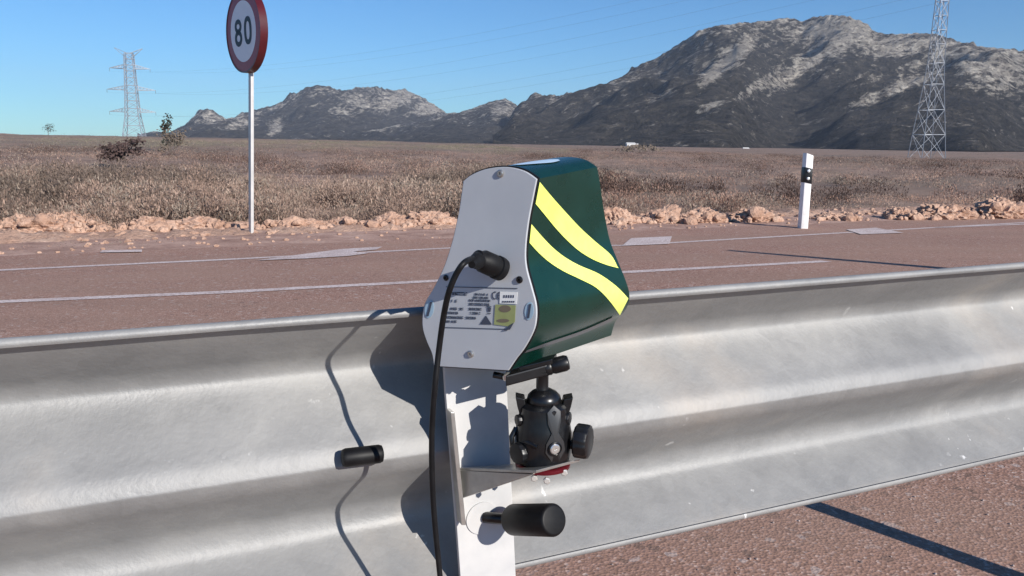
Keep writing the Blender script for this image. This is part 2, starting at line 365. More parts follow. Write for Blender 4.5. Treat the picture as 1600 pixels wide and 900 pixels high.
def mountain(name, ridge, dist, width, amp, rocks, naz=420, nr=110, zf=0):
    pts = sorted(ridge); xs = [p[0] for p in pts]; ys = [p[1] for p in pts]
    x0, x1 = xs[0], xs[-1]; V = []; A = []
    rx = np.linspace(x0, x1, naz)
    rows = [(-.35-.65*(1-i/14)) for i in range(15)]
    ts = list(np.linspace(1.0, 0, nr)) + list(np.linspace(-.03, -.7, 16))       # t>=0: foot(1) .. ridge(0); negative: the far side
    for t in ts:
        for px in rx:
            py = float(np.interp(px, xs, ys)); r = ray(px, py); hz = Vector((r.x, r.y, 0)); hl = hz.length; hz.normalize()
            D = dist*(1+.05*math.sin(px*.011)+.03*math.sin(px*.031+1)); H = CAMZ + D*r.z/hl
            W = width*(1+.15*math.sin(px*.017+2)); W = min(W, D*.62)
            d = D - W*t; P = hz*d
            if t >= 0:
                s = (1-t); prof = .62*s**1.05+.38*s**2.4
            else: prof = 1 - (abs(t))*1.3
            q = Vector((P.x, P.y, 0))
            env = (4*s*(1-s))**.6 if t >= 0 else .5
            rid = 1-abs(noise.noise(q*.0035+Vector((3, 9, 1))))*2
            n_ = rid*.75 + noise.noise(q*.009)*.45 + noise.noise(q*.022)*.16 + noise.noise(q*.05)*.06
            z = zf + (H-zf)*prof + amp*env*(n_-.45)*(.4+.6*prof)
            jag = .16*amp*(noise.noise(q*.02+Vector((0, 0, 7)))*.5+noise.noise(q*.06)*.4)*max(0, prof)**3
            z += jag
            zi = z; P.z = max(z, -30 if t < 0 else zf-3); V.append(P)
            X, Y = proj(P); rk = 0
            for (cx, cy, ax_, ay_, ang, am) in rocks:
                dx, dy = X-cx, Y-cy; ca, sa = math.cos(R(ang)), math.sin(R(ang))
                e_ = ((dx*ca-dy*sa)/ax_)**2 + ((dx*sa+dy*ca)/ay_)**2
                if e_ < 4: rk = max(rk, am*math.exp(-e_))
            A.append((.17*max(0, prof-.3))*1.0 + rk*.56)
    return grid_obj(name, V, len(ts), naz, M_mtn, 'structure', attr=A)
big = [(770, 232), (790, 200), (802, 175), (815, 163), (850, 152), (880, 148), (920, 138), (960, 125), (1000, 105), (1030, 90), (1060, 68), (1090, 50), (1120, 40), (1160, 36), (1185, 34),
       (1215, 30), (1240, 27), (1255, 32), (1275, 27), (1300, 24), (1330, 28), (1355, 38), (1368, 52), (1385, 55), (1410, 52), (1440, 52), (1480, 62), (1510, 68), (1540, 72), (1570, 75),
       (1600, 84), (1660, 100), (1750, 125), (1900, 160), (2050, 215)]
rocksB = [(1315, 48, 52, 20, 5, .55), (1280, 85, 60, 16, 35, .40), (1150, 85, 30, 11, 40, .75), (1115, 115, 24, 9, 40, .7), (1240, 115, 80, 14, 32, .36), (1180, 135, 50, 7, 35, .36),
          (1395, 140, 90, 9, 22, .46), (1370, 150, 50, 5, 24, .4), (1105, 170, 28, 6, 25, .5), (1420, 70, 90, 14, 0, .32), (1560, 110, 90, 28, -10, .36), (1030, 150, 30, 5, 20, .25)]
mountain('mountain', big, 2600, 1500, 95, rocksB, 620, 150, 0)
left = [(215, 216), (262, 212), (285, 200), (300, 187), (325, 171), (345, 180), (354, 186), (370, 181), (400, 173), (440, 161), (460, 148), (480, 136), (495, 132.5), (520, 139), (540, 142), (560, 136), (590, 136),
        (610, 141), (630, 139), (655, 149), (680, 164), (697, 176), (740, 192), (800, 212), (860, 232)]
mountain('hills', left, 4300, 1500, 110, [(620, 155, 40, 12, 25, .38), (670, 170, 22, 8, 10, .5), (430, 200, 16, 10, 50, .5), (325, 188, 20, 14, 0, .25), (375, 195, 26, 7, 20, .35), (560, 165, 40, 14, 20, .2)], 420, 90)
mid = [(480, 224), (560, 210), (620, 197), (690, 180), (725, 173), (745, 168), (765, 159), (790, 155), (806, 163), (816, 175), (850, 200), (900, 232)]
mountain('hills', mid, 3300, 1300, 60, [(785, 172, 18, 7, 20, .35), (800, 176, 10, 8, 20, .3)], 260, 70)
# ------------------------------------------------------------------ scrub: one mesh of many thin blades and twigs, nobody could count them
def scrub(name, spots, kind='stuff'):
    # spots: rows of x, y, z, height, radius, nblades, r, g, b
    V = []; F = []; K = []
    base = 0
    for (x, y, z, h, rad, nb, cr, cg, cb) in spots:
        nb = int(nb); th = rng.uniform(0, 2*math.pi, nb); rr = rad*np.sqrt(rng.uniform(0, 1, nb))
        bx = x+rr*np.cos(th)*.75; by = y+rr*np.sin(th)*.75
        dome = np.sqrt(np.clip(1-(rr/rad)**2*.8, .05, 1))
        z0 = z-.03; zb = z0+h*dome*rng.uniform(0, .85, nb)
        ll = min(h, .5)*rng.uniform(.05, .18, nb); la = th+rng.normal(0, 1.0, nb); el = np.radians(rng.uniform(-10, 88, nb))
        tx = bx+ll*np.cos(el)*np.cos(la); ty = by+ll*np.cos(el)*np.sin(la); tz = zb+ll*np.sin(el)
        wd = max(.004, .013*min(h, .5))*rng.uniform(.5, 1.7, nb)*(1+math.hypot(x, y)/38); wa = rng.uniform(0, math.pi, nb)
        A = np.stack([bx-wd*np.cos(wa)*.4, by-wd*np.sin(wa)*.4, zb], 1)
        B = np.stack([bx+wd*np.cos(wa)*.4, by+wd*np.sin(wa)*.4, zb], 1)
        Mx = (bx+tx)/2; My = (by+ty)/2
        D1 = np.stack([Mx+wd*np.cos(wa)*.7, My+wd*np.sin(wa)*.7, zb*.4+tz*.6], 1)
        T = np.stack([tx, ty, tz], 1)
        D2 = np.stack([Mx-wd*np.cos(wa)*.7, My-wd*np.sin(wa)*.7, zb*.45+tz*.55], 1)
        vs = np.stack([A, B, D1, T, D2], 1).reshape(-1, 3)
        V.append(vs); F.append(np.arange(nb*5).reshape(-1, 5)+base); base += nb*5
        jit = rng.uniform(.65, 1.4, nb)
        K.append(np.repeat(np.stack([cr*jit, cg*jit, cb*jit, np.ones(nb)], 1), 5, 0))
    V = np.concatenate(V).astype(np.float32); F = np.concatenate(F); K = np.concatenate(K).astype(np.float32)
    me = bpy.data.meshes.new(name); me.vertices.add(len(V)); me.vertices.foreach_set('co', V.ravel())
    me.loops.add(F.size); me.loops.foreach_set('vertex_index', F.ravel().astype(np.int32))
    me.polygons.add(len(F)); me.polygons.foreach_set('loop_start', np.arange(0, F.size, 5, dtype=np.int32)); me.update(); me.validate()
    a = me.color_attributes.new('col', 'FLOAT_COLOR', 'POINT'); a.data.foreach_set('color', K.ravel())
    me.materials.append(M_scrub); o = bpy.data.objects.new(name, me); COL.objects.link(o)
    if kind: o['kind'] = kind
    return o
TAN = (.42, .295, .235); BRN = (.28, .175, .135); GRY = (.28, .225, .18); DRK = (.090, .058, .048); GRN = (.17, .165, .11); RED = (.42, .255, .185)
def gz(x, y):
    z = zbase(x, y); _, u = tu(Vector((x, y, 0)))
    if u > BERM_U+.5 and math.hypot(x, y) < 400:
        k = min(1, (u-BERM_U-.5)/3); z += k*.22*noise.noise(Vector((x*.22, y*.22, 0)))+k*.12*noise.noise(Vector((x*.9, y*.9, 3)))
    return z
spots = []
n_try = 0
while len(spots) < 16500:
    n_try += 1
    r = math.sqrt(rng.uniform(0, 1))*150 if n_try % 3 else 11*(14 ** rng.uniform(0, 1)); az = R(rng.uniform(-38, 38) if n_try % 6 else rng.uniform(-62, 62)); x, y = r*math.sin(az), r*math.cos(az)
    _, u = tu(Vector((x, y, 0)))
    if u < BERM_U+(1.25 if x < 1.5 else .6)+.5*abs(noise.noise(Vector((x*.8, y*.8, 3)))) or r < 8: continue
    nn = noise.noise(Vector((x*.09, y*.09, 2)))+.5*noise.noise(Vector((x*.35, y*.35, 8)))
    clump = noise.noise(Vector((x*.16, y*.11, 30)))
    bare = noise.noise(Vector((x*.045, y*.13, 77)))
    if nn < -.3 and rng.uniform() < .7: continue
    if bare > .12 and r > 17 and rng.uniform() < .86: continue
    if r > 45 and clump < .0 and rng.uniform() < .55: continue
    near_left = math.degrees(az) < 4
    rnd = rng.uniform()
    if clump > .13 + .08*rng.normal(): c = DRK if rnd < .72 else (BRN if rnd < .9 else GRY); h = rng.uniform(.48, .92)
    elif nn > .1: c = BRN if rnd < .55 else (GRY if rnd < .85 else TAN); h = rng.uniform(.3, .6)
    else: c = TAN if rnd < .45 else (GRY if rnd < .7 else (RED if not near_left else BRN)); h = rng.uniform(.16, .40)
    if r > 85 and near_left: c = GRN if rnd < .6 else GRY
    if near_left and r < 26: h *= 1.1; c = tuple(.6*a+.4*b_ for a, b_ in zip(c, GRY))
    if not near_left and r < 30: h *= .75
    if r < 45: h *= min(1.08, max(.45, 1+1.5*noise.noise(Vector((x*.55, y*.45, 60)))+.8*noise.noise(Vector((x*1.3, y*1.1, 61)))))
    far = 1+r/120; nb = int(h*760) if r < 30 else (66 if r < 70 else 30)
    spots.append((x, y, gz(x, y), h*(1 if r < 40 else .9), rng.uniform(.25, .75)*far*(1.3 if r > 50 else 1), nb, *c))
o = scrub('dry_scrub', spots); tag(o, 'dry brown and grey scrub covering the field beyond the road', 'scrub')
spots = []
for i in range(3200):                               # weeds on the gravel verge
    t = rng.uniform(-9, 26); u = EDGE_U+rng.uniform(.15, 1) ** .8*(BERM_U-EDGE_U+.6)
    p = RP(t, u); 
    dens = noise.noise(Vector((t*.35, u*1.5, 4))) + (.25 if t < 2.5 else -.16)
    if dens < rng.uniform(0, .4): continue
    c = random.choice((DRK, BRN, GRY, GRN)); spots.append((p.x, p.y, zflat(u), rng.uniform(.03, .10), rng.uniform(.04, .12), 14, *c))
o = scrub('verge_weeds', spots); tag(o, 'low dead weeds and grit on the pink gravel verge', 'weeds')
spots = []
for i in range(2600):                               # scattered bushes far off under the mountain
    r = rng.uniform(190, 900)**1; az = R(rng.uniform(-36, 37)); x, y = r*math.sin(az), r*math.cos(az)
    d = noise.noise(Vector((x*.012, y*.02, 50)))
    if d < -.02+(.15 if math.degrees(az) < -6 else 0): continue
    c = random.choice(((.045, .05, .03), (.06, .055, .04), (.05, .045, .035), BRN)); s = rng.uniform(.6, 1.6)*(1 if math.degrees(az) > 8 else .75)
    spots.append((x, y, zbase(x, y), s, s*1.3, 16, *c))
o = scrub('distant_bushes', spots); tag(o, 'dark bushes dotted far across the plain below the mountains', 'bushes')
# ------------------------------------------------------------------ earth heaps and stones along the verge
def blob(bm, c, rx, ry, rz, seed, rough=.35, sub=4, fr=1.0):
    t = bmesh.new(); bmesh.ops.create_icosphere(t, subdivisions=sub, radius=1)
    for v in t.verts:
        q = v.co*1.3*fr+Vector((seed*3.1, seed*1.7, seed)); n1 = noise.noise(q)*.6+noise.noise(q*2.3)*.35+noise.noise(q*5.2)*.2+noise.noise(q*11)*.1
        v.co *= 1+rough*n1
        if sub == 5:
            wq = Vector((v.co.x*rx, v.co.y*ry, v.co.z*rz))*6.5+Vector((seed, 0, 0)); big_ = Vector((v.co.x*rx*2.2, seed*2.7, 0))
            v.co.z *= .85+.5*noise.noise(big_); v.co *= 1+.30*(abs(noise.noise(wq))-.2)+.22*(abs(noise.noise(wq*2.3))-.2)+.14*noise.noise(wq*5)
        v.co = Vector((v.co.x*rx, v.co.y*ry, v.co.z*rz))
    me = bpy.data.meshes.new('tmp'); t.to_mesh(me); t.free()
    rot = Matrix.Translation(c) @ Matrix.Rotation(math.pi/2-RA, 4, 'Z'); me.transform(rot); bm.from_mesh(me); bpy.data.meshes.remove(me)
def finish(bm, name, m, smooth=True, parent=None):
    me = bpy.data.meshes.new(name); bm.to_mesh(me); bm.free(); me.materials.append(m)
    if smooth: me.polygons.foreach_set('use_smooth', [True]*len(me.polygons))
    o = bpy.data.objects.new(name, me); COL.objects.link(o); return o
def heap(px, pxw, py_top, seed, label, rough=.4, lumps=4, ybase=None):
    t_line = ybase if ybase else 362-(px*.0145)
    p = ground(px, t_line); d = p.length; sc = d/FPX
    w_ = pxw*sc/.92; h = max(.06, (t_line-py_top)*sc*.78)
    bm = bmesh.new(); blob(bm, p+Vector((0, .15, -.03)), w_/2*1.08, w_*.28+.1, h*.98, seed, rough*.5, 5)
    rs = random.Random(seed)
    for k in range(lumps*5):
        q = p + RD*rs.uniform(-.6, .6)*w_ + RN*rs.uniform(-.15, .30); s = rs.uniform(.02, .07)*(1.6 if rs.random() < .15 else 1)
        blob(bm, q+ZUP*(s*.3+(rs.uniform(0, .55)*h if abs((q-p).dot(RD)) < .35*w_ and rs.random() < .5 else 0)), s*rs.uniform(.8, 1.6), s, s, seed+k+9, .55, 2)
    o = finish(bm, 'earth_heap', M_dirt, False); tag(o, label, 'earth heap', 'heaps of loose earth along the far verge'); return o
bk = []
for i in range(1401):
    t = -12+i*.03
    for j in range(13):
        f = j/12; u = BERM_U-.15+f*1.15; hgt = .06+.09*noise.noise(Vector((t*.9, 3, 1)))+.06*noise.noise(Vector((t*3.1, 9, 1)))
        q = Vector((t*5.5, u*5.5, 0)); z = zflat(u)-.03+max(0, hgt)*math.sin(math.pi*f)**.8*(1+.5*noise.noise(q)+.35*noise.noise(q*2.4)+.25*noise.noise(q*5))+.02*noise.noise(q*3)*(1-abs(2*f-1))
        p = RP(t, u+.05*noise.noise(q*1.3+Vector((0, 0, 5)))); bk.append((p.x, p.y, z))
grid_obj('earth_bank', bk, 1401, 13, M_dirt, smooth=True)
heap(20, 60, 336, 2, 'low pinkish earth heap at the left edge of the photo')
heap(78, 105, 325, 1, 'largest rounded pink earth heap, left of the speed sign, near the left edge')
heap(128, 50, 330, 3, 'lumpy earth heap touching the right end of the largest heap')
heap(229, 52, 329, 4, 'small domed earth heap midway between the largest heap and the sign')
heap(292, 82, 332, 5, 'long low earth heap just left of the speed sign post')
heap(354, 60, 340, 6, 'low flat earth heap at the foot of the speed sign post')
heap(435, 50, 338, 16, 'flat pink earth heap first to the right of the sign post')
heap(478, 60, 334, 7, 'low earth heap second to the right of the sign post')
heap(532, 56, 332, 8, 'rounded orange earth heap third to the right of the sign post')
heap(600, 64, 328, 9, 'earth heap fourth to the right of the sign post, before the last')
heap(668, 76, 318, 10, 'tall peaked pink earth heap just left of the green box', .5)
heap(968, 64, 312, 11, 'peaked earth heap just right of the green box', .5)
heap(1032, 58, 318, 18, 'crumbly pink heap second to the right of the green box', .5)
heap(1098, 78, 314, 12, 'wide clod-covered heap midway between green box and white post', .5, 6)
heap(1178, 66, 316, 13, 'clod-covered heap just left of the white delineator post', .5, 6)
heap(1305, 50, 328, 19, 'low grey-pink heap just right of the white delineator post', .5)
heap(1411, 40, 316, 14, 'small orange heap, second to the right of the white post', .5)
heap(1484, 84, 314, 15, 'wide broken earth heap near the right edge of the photo', .55, 7)
heap(1568, 84, 304, 17, 'highest clod-covered heap at the far right edge of the photo', .55, 7)
bm = bmesh.new(); rs = random.Random(5)
for k in range(750):
    t = rs.uniform(-8, 24); u = rs.uniform(EDGE_U+.1, BERM_U+1.1); p = RP(t, u, zflat(u)); s = rs.uniform(.008, .035)*(1.9 if u > BERM_U-.1 else 1)
    blob(bm, p, s*1.3, s, s*.9, k, .45, 1)
o = finish(bm, 'rubble', M_dirt, False); tag(o, 'scattered pebbles and clods on the far verge', 'rubble', kind='stuff')
bm = bmesh.new()
for k in range(420):
    p = RP(rs.uniform(-.6, 3.2), rs.uniform(.2, 1.7), 0); s = rs.uniform(.0015, .0045); blob(bm, p+ZUP*s*.3, s*1.2, s, s*.8, k, .4, 1)
o = finish(bm, 'loose_grit', mat('pale_grit', rough=.9, fn=f_scuff((.12, .08, .07), (.6, .5, .46), 7)), False); tag(o, 'loose grit on the red asphalt beneath the guardrail', 'grit', kind='stuff')
# ------------------------------------------------------------------ plants one can tell apart
def bush(name, px, pyb, wpx, hpx, label, cat, col, dist=None, seed=0, lean=0, nb=420, trunk=.35, low=0.0):
    if dist: r = ray(px, pyb); hz = Vector((r.x, r.y, 0)).normalized(); p = hz*dist; p.z = gz(p.x, p.y)
    else: p = ground(px, pyb)
    d = p.length; sc = d/FPX; W = wpx*sc; Hh = hpx*sc
    e = empty(name, p, label, cat); rs = random.Random(seed)
    mb = MB(); top = p+Vector((lean*Hh, 0, Hh*.75))
    mid_ = p+Vector((lean*Hh*.3, 0, Hh*.4)); tw = max(.012, Hh*.02)
    mb.tube([p-ZUP*.05, mid_, top], [tw, tw*.7, tw*.25], 6)
    ends = [top]
    for k in range(9):
        b0 = p.lerp(mid_, rs.uniform(.1, 1)) if k < 5 else mid_.lerp(top, rs.uniform(0, .7)); b1 = b0+Vector((rs.uniform(-.38, .38)*W, rs.uniform(-.3, .3)*W, rs.uniform(.15, .5)*Hh))
        mb.tube([b0, (b0+b1)/2+Vector((rs.uniform(-.05, .05)*W, 0, 0)), b1], [tw*.5, tw*.35, tw*.15], 5); ends.append(b1)
    tr = mb.build('trunk', M_bark, e, 60)
    V = []; F = []; 
    for k in range(nb):
        c = rs.choice(ends); v = Vector((rs.gauss(0, 1), rs.gauss(0, 1), rs.gauss(0, 1)))*.12
        q = c+Vector((v.x*W, v.y*W, v.z*Hh*.7))
        if q.z < p.z+low*Hh: q.z = p.z+low*Hh+rs.uniform(0, .2)*Hh
        s = rs.uniform(.02, .055)*max(W, Hh); a = Vector((rs.gauss(0, 1), rs.gauss(0, 1), rs.gauss(0, 1))).normalized(); b_ = a.orthogonal().normalized()
        i = len(V); V += [q-a*s, q+b_*s*.6, q+a*s, q-b_*s*.6]; F.append((i, i+1, i+2, i+3))
    mb = MB().add(V, F); cr = mb.build('crown', col, e, uniform=False)
    return e
M_leafd = mat('dark_evergreen_leaf', rough=.8, fn=f_scuff((.022, .026, .018), (.06, .06, .045), 3))
M_leafb = mat('dry_twig_leaf', rough=.9, fn=f_scuff((.10, .08, .06), (.20, .155, .125), 3))
M_leafr = mat('dead_brown_leaf', rough=.9, fn=f_scuff((.045, .028, .026), (.10, .062, .055), 3))
bush('small_tree', 264, 233, 17, 47, 'small dark windblown tree on the horizon, right of the left pylon', 'tree', M_leafd, 75, 3, -.12, 260)
bush('dry_bush', 268, 250, 44, 36, 'straggly bare grey bush around the foot of the small horizon tree', 'bush', M_leafb, 62, 4, 0, 420)
bush('dark_bush', 197, 262, 60, 34, 'dome of dark brown dead bush below the left pylon', 'bush', M_leafr, 40, 5, 0, 900)
bush('far_bush', 76, 216, 18, 14, 'small hazy bush breaking the horizon at far left', 'bush', M_leafd, 190, 6, 0, 200)
bush('far_bush', 1000, 236, 60, 14, 'reddish low bush below the white farmhouse', 'bush', M_leafb, 120, 8, 0, 300)
# ------------------------------------------------------------------ far houses
def house(px, py, wpx, hpx, dist, label, seed):
    r = ray(px, py); hz = Vector((r.x, r.y, 0)).normalized(); p = hz*dist; p.z = CAMZ+dist*r.z/math.hypot(r.x, r.y)
    sc = dist/FPX; w_, h = wpx*sc, hpx*sc
    e = empty('farmhouse', p, label, 'house'); X = Vector((1, .15, 0)).normalized(); Y = Vector((-.15, 1, 0)).normalized()
    MB().box(p+ZUP*(h*.35-1.5), X*w_/2, Y*w_*.3, ZUP*(h*.35+1.5)).build('wall', M_house, e)
    MB().prism([p+ZUP*h*.7-X*w_*.54-Y*w_*.34, p+ZUP*h*.7-X*w_*.54+Y*w_*.34, p+ZUP*h-X*w_*.54], X*w_*1.08).build('roof', M_house, e)
    f = MB()
    for k in (-.5, .1): f.box(p+X*w_*k*.55-Y*w_*.305+ZUP*h*.35, X*w_*.06, Y*w_*.01, ZUP*h*.12)
    # each opening its own part
    for k in (-.28, .08): MB().box(p+X*w_*k-Y*w_*.302+ZUP*h*.36, X*w_*.05, Y*w_*.006, ZUP*h*.11).build('window', M_sblack, e)
    return e
house(985, 229, 13, 6, 900, 'white farmhouse at the foot of the big mountain, above the green box', 1)
house(994, 228.5, 6, 4, 930, 'tiny white outbuilding touching the right side of the farmhouse', 3)
house(1165, 238, 9, 7, 800, 'small white hut on the plain left of the white post', 2)
# ------------------------------------------------------------------ pylons
def pylon(base, scl, hts, arms, peak, label, yaw, thick, armdrop=.02):
    e = empty('power_pylon', base, label, 'pylon', 'power pylons')
    X = Vector((math.cos(yaw), math.sin(yaw), 0)); Y = Vector((-X.y, X.x, 0))
    mb = MB()
    def cor(w_, z): return [base+X*sx*w_/2+Y*sy*w_/2+ZUP*z for sx, sy in ((-1, -1), (1, -1), (1, 1), (-1, 1))]
    L = [cor(w_, z) for z, w_ in hts]
    for i in range(len(L)-1):
        for k in range(4):
            k2 = (k+1) % 4; mb.bar(L[i][k], L[i+1][k], thick*1.35); mb.bar(L[i+1][k], L[i+1][k2], thick)
            mb.bar(L[i][k], L[i+1][k2], thick*.7); mb.bar(L[i][k2], L[i+1][k], thick*.7)
    mb.build('tower_body', M_lat, e)
    tips = []
    for z, half, hb in arms:
        w_ = float(np.interp(z, [q[0] for q in hts], [q[1] for q in hts]))
        for s in (-1, 1):
            a = MB(); tip = base+X*s*half+ZUP*(z+.2)
            for sy in (-1, 1):
                r0 = base+X*s*w_/2+Y*sy*w_/2+ZUP*z; r1 = r0+ZUP*hb
                a.bar(r0, tip, thick); a.bar(r1, tip, thick*.9)
                for q in range(1, 5):
                    f = q/5; a.bar(r0.lerp(tip, f), r1.lerp(tip, f-.1), thick*.6); a.bar(r0.lerp(tip, f-.2), r1.lerp(tip, f), thick*.5)
            a.build('cross_arm', M_lat, e)
            ins = MB(); ins.lathe(tip, -ZUP, [(.05, 0), (.14, .1), (.06, .3), (.15, .5), (.06, .7), (.15, .9), (.06, 1.1), (.15, 1.3), (.05, 1.7)], 8); ins.build('insulator', M_wire, e); tips.append(tip-ZUP*1.7)
    if peak:
        z, half, hh = peak; pk = MB()
        for s in (-1, 1):
            for sy in (-1, 1): pk.bar(base+X*s*.6+Y*sy*.7+ZUP*z, base+X*s*half+ZUP*(z+hh), thick*1.1); pk.bar(base+X*s*.6+Y*sy*.7+ZUP*(z-3), base+X*s*half+ZUP*(z+hh), thick*.8)
        pk.build('earth_wire_peak', M_lat, e)
    return tips
def at_dist(px, py, d):
    r = ray(px, py); h = math.hypot(r.x, r.y); return Vector((r.x/h*d, r.y/h*d, CAMZ+d*r.z/h))
pb1 = at_dist(210, 211, 485)
tl = pylon(pb1, 1, [(-3, 10), (0, 9.4), (5, 8), (10, 6.6), (14, 6.2), (18, 5.8), (22, 5.4), (26, 5.2), (30, 4.8), (33.5, 4.6), (36.5, 4.4), (39.5, 4.2), (42.5, 3.8)], [(12, 11.5, 2.2), (23.5, 12, 2.2), (34.5, 10, 2.2)], (42.5, 7, 2.6),
           'distant faint pylon with three cross arms on the left horizon', R(12), .22)
dR = 205; pb2 = at_dist(1447, 250, dR); k = dR/FPX*.62
tr = pylon(pb2, 1, [(0, 55*k), (5.6, 47*k), (11, 38*k), (16.5, 29*k), (21, 24*k), (25, 22*k), (28, 21*k), (31, 20*k), (34, 19*k), (36.8, 18.5*k), (39.5, 18*k), (42, 18*k), (45, 17*k), (48, 16*k), (51, 15*k)],
           [(36.6, 5.0, 1.2), (44, 7, 1.6), (50, 5, 1.4)], (51, 3, 2.5), 'large nearer lattice pylon on the right, in front of the mountain', R(5), .10)
for i in range(3):
    for s in (0, 1):
        a, b_ = tl[i*2+s], tr[i*2+s]; pts = [a.lerp(b_, q/40)-ZUP*9*4*(q/40)*(1-q/40) for q in range(41)]
        o = MB().tube(pts, .016, 5).build('power_line', M_wire); tag(o, 'thin power line strung between the two pylons', 'cable', 'power lines between the pylons')
# ------------------------------------------------------------------ speed sign
bp = ground(392, 363.5)
yaw = R(48)
sn = Vector((-math.sin(yaw), -math.cos(yaw), 0)); v_ = (C+ray(380, 49)*1); dS = bp.length
hz = ray(380, 49); tS = bp.y/hz.y; sc_ = C+hz*tS; rad = 63*(sc_-C).dot(fw)/FPX
sx = Vector((sn.y, -sn.x, 0)) * -1                     # right-hand side of the face as seen from in front
if sx.dot(rt) < 0: sx = -sx
e = empty('speed_sign', bp, 'round 80 speed limit sign with red ring on a slim grey post beyond the road', 'road sign')
ptop = sc_+ZUP*rad*.8; 
pm = MB(); pc = sc_-sn*.13
ptc = Vector((pc.x, pc.y, 0)); 
pm.box((Vector((pc.x, pc.y, pc.z+rad*.7))+Vector((bp.x, bp.y, bp.z-.1)))/2, (Vector((pc.x, pc.y, pc.z+rad*.7))-Vector((bp.x, bp.y, bp.z-.1)))/2, sx*.040, sn*.022)
M_post = mat('grey_post_steel', rough=.5, metal=.3, fn=f_scuff((.45, .44, .43), (.58, .56, .54), 5))
pm.build('post', M_post, e, bevel=.004)
def disc(c, r0, r1, h0, h1, m, name, par, seg=64):
    mb = MB()
    if r0 > 0: prof = [(r0, h0), (r1, h0), (r1, h1), (r0, h1)]
    if r0 > 0:
        n = seg; y = sx.cross(sn) * -1; vs = []
        for r_, h in prof: vs += [c+sn*h+(sx*math.cos(2*math.pi*q/n)+ZUP*math.sin(2*math.pi*q/n))*r_ for q in range(n)]
        fs = [(i*n+q, i*n+(q+1) % n, ((i+1) % 4)*n+(q+1) % n, ((i+1) % 4)*n+q) for i in range(4) for q in range(n)]
        mb.add(vs, fs)
    else: mb.prism([c+sn*h0+(sx*math.cos(2*math.pi*q/seg)+ZUP*math.sin(2*math.pi*q/seg))*r1 for q in range(seg)], sn*(h1-h0))
    return mb.build(name, m, par, 40)
disc(sc_, 0, rad*.985, -.03, 0, M_post, 'backing', e)
disc(sc_, rad*.965, rad*.998, -.10, .010, M_rim, 'rim', e)
disc(sc_, rad*.735, rad*.97, 0.0005, .004, M_sred, 'red_ring', e)
disc(sc_, 0, rad*.735, 0.0005, .003, M_swhite, 'white_face', e)
def ringshape(mb, cx, cy, ax_, ay_, th, sup=2.0, n=40):
    vs = []
    for (aa, bb) in ((ax_, ay_), (ax_-th, ay_-th)):
        for q in range(n):
            a = 2*math.pi*q/n; c_, s_ = math.cos(a), math.sin(a)
            X = math.copysign(abs(c_)**(2/sup), c_)*aa; Y = math.copysign(abs(s_)**(2/sup), s_)*bb
            vs.append(sc_+sx*(cx+X)+ZUP*(cy+Y)+sn*.0045)
    vs += [v+sn*.0015 for v in vs]
    fs = []
    for q in range(n):
        q2 = (q+1) % n; fs += [(q, q2, n+q2, n+q), (2*n+q, 2*n+q2, 3*n+q2, 3*n+q), (q, q2, 2*n+q2, 2*n+q), (n+q, n+q2, 3*n+q2, 3*n+q)]
    mb.add(vs, fs)
u_ = rad/63
m8 = MB(); ringshape(m8, -17*u_, 8.5*u_, 12.5*u_, 11*u_, 7*u_); ringshape(m8, -17*u_, -8.5*u_-1*u_, 13.5*u_, 12.5*u_, 7.3*u_); m8.build('digit', M_sblack, e)
m0 = MB(); ringshape(m0, 18*u_, 0, 13.5*u_, 21*u_, 7.3*u_, 2.4); m0.build('digit', M_sblack, e)
# ------------------------------------------------------------------ white delineator post
bp = ground(1254.5, 356.5); dpt = (bp-C).dot(fw); h = 116*dpt/FPX/math.cos(PITCH)*.985; wd = 14.5*dpt/FPX
e = empty('delineator_post', bp, 'white roadside delineator post with black band and two round reflectors', 'marker post')
X = Vector((.97, .2, 0)).normalized(); Y = Vector((-.2, .97, 0)).normalized()
def sect(z0, z1, grow, m, name, slant=0):
    pr = [(-.5, -.1), (-.46, -.42), (.08, -.62), (.22, -.62), (.5, .2), (.42, .42), (-.40, .42)]
    vs = []
    for z in (z0, z1):
        for a, b_ in pr:
            sl_ = (slant*(a+.5) if z == z1 else (slant*(a+.5)*(1 if z0 > .01 else 0)))
            vs.append(bp+X*a*wd*grow+Y*b_*wd*grow+ZUP*(z-sl_))
    n = len(pr); return MB().add(vs, [tuple(range(n))[::-1], tuple(range(n, 2*n))]+[(i, (i+1) % n, n+(i+1) % n, n+i) for i in range(n)]).build(name, m, e, 30, .003)
sect(-.1, h, 1, M_wpost, 'body', .06); sect(h*.615, h*.815, 1.07, M_blk, 'band', .035)
for zz in (.665, .765):
    f0 = bp+X*(-.19)*wd-Y*.60*wd+ZUP*h*zz; nrm = (-Y+X*-.3).normalized()
    MB().lathe(f0, nrm, [(.0005, -.01), (.024, -.01), (.024, .008), (.018, .014), (.0005, .016)], 20).build('reflector', M_refl, e, 40)
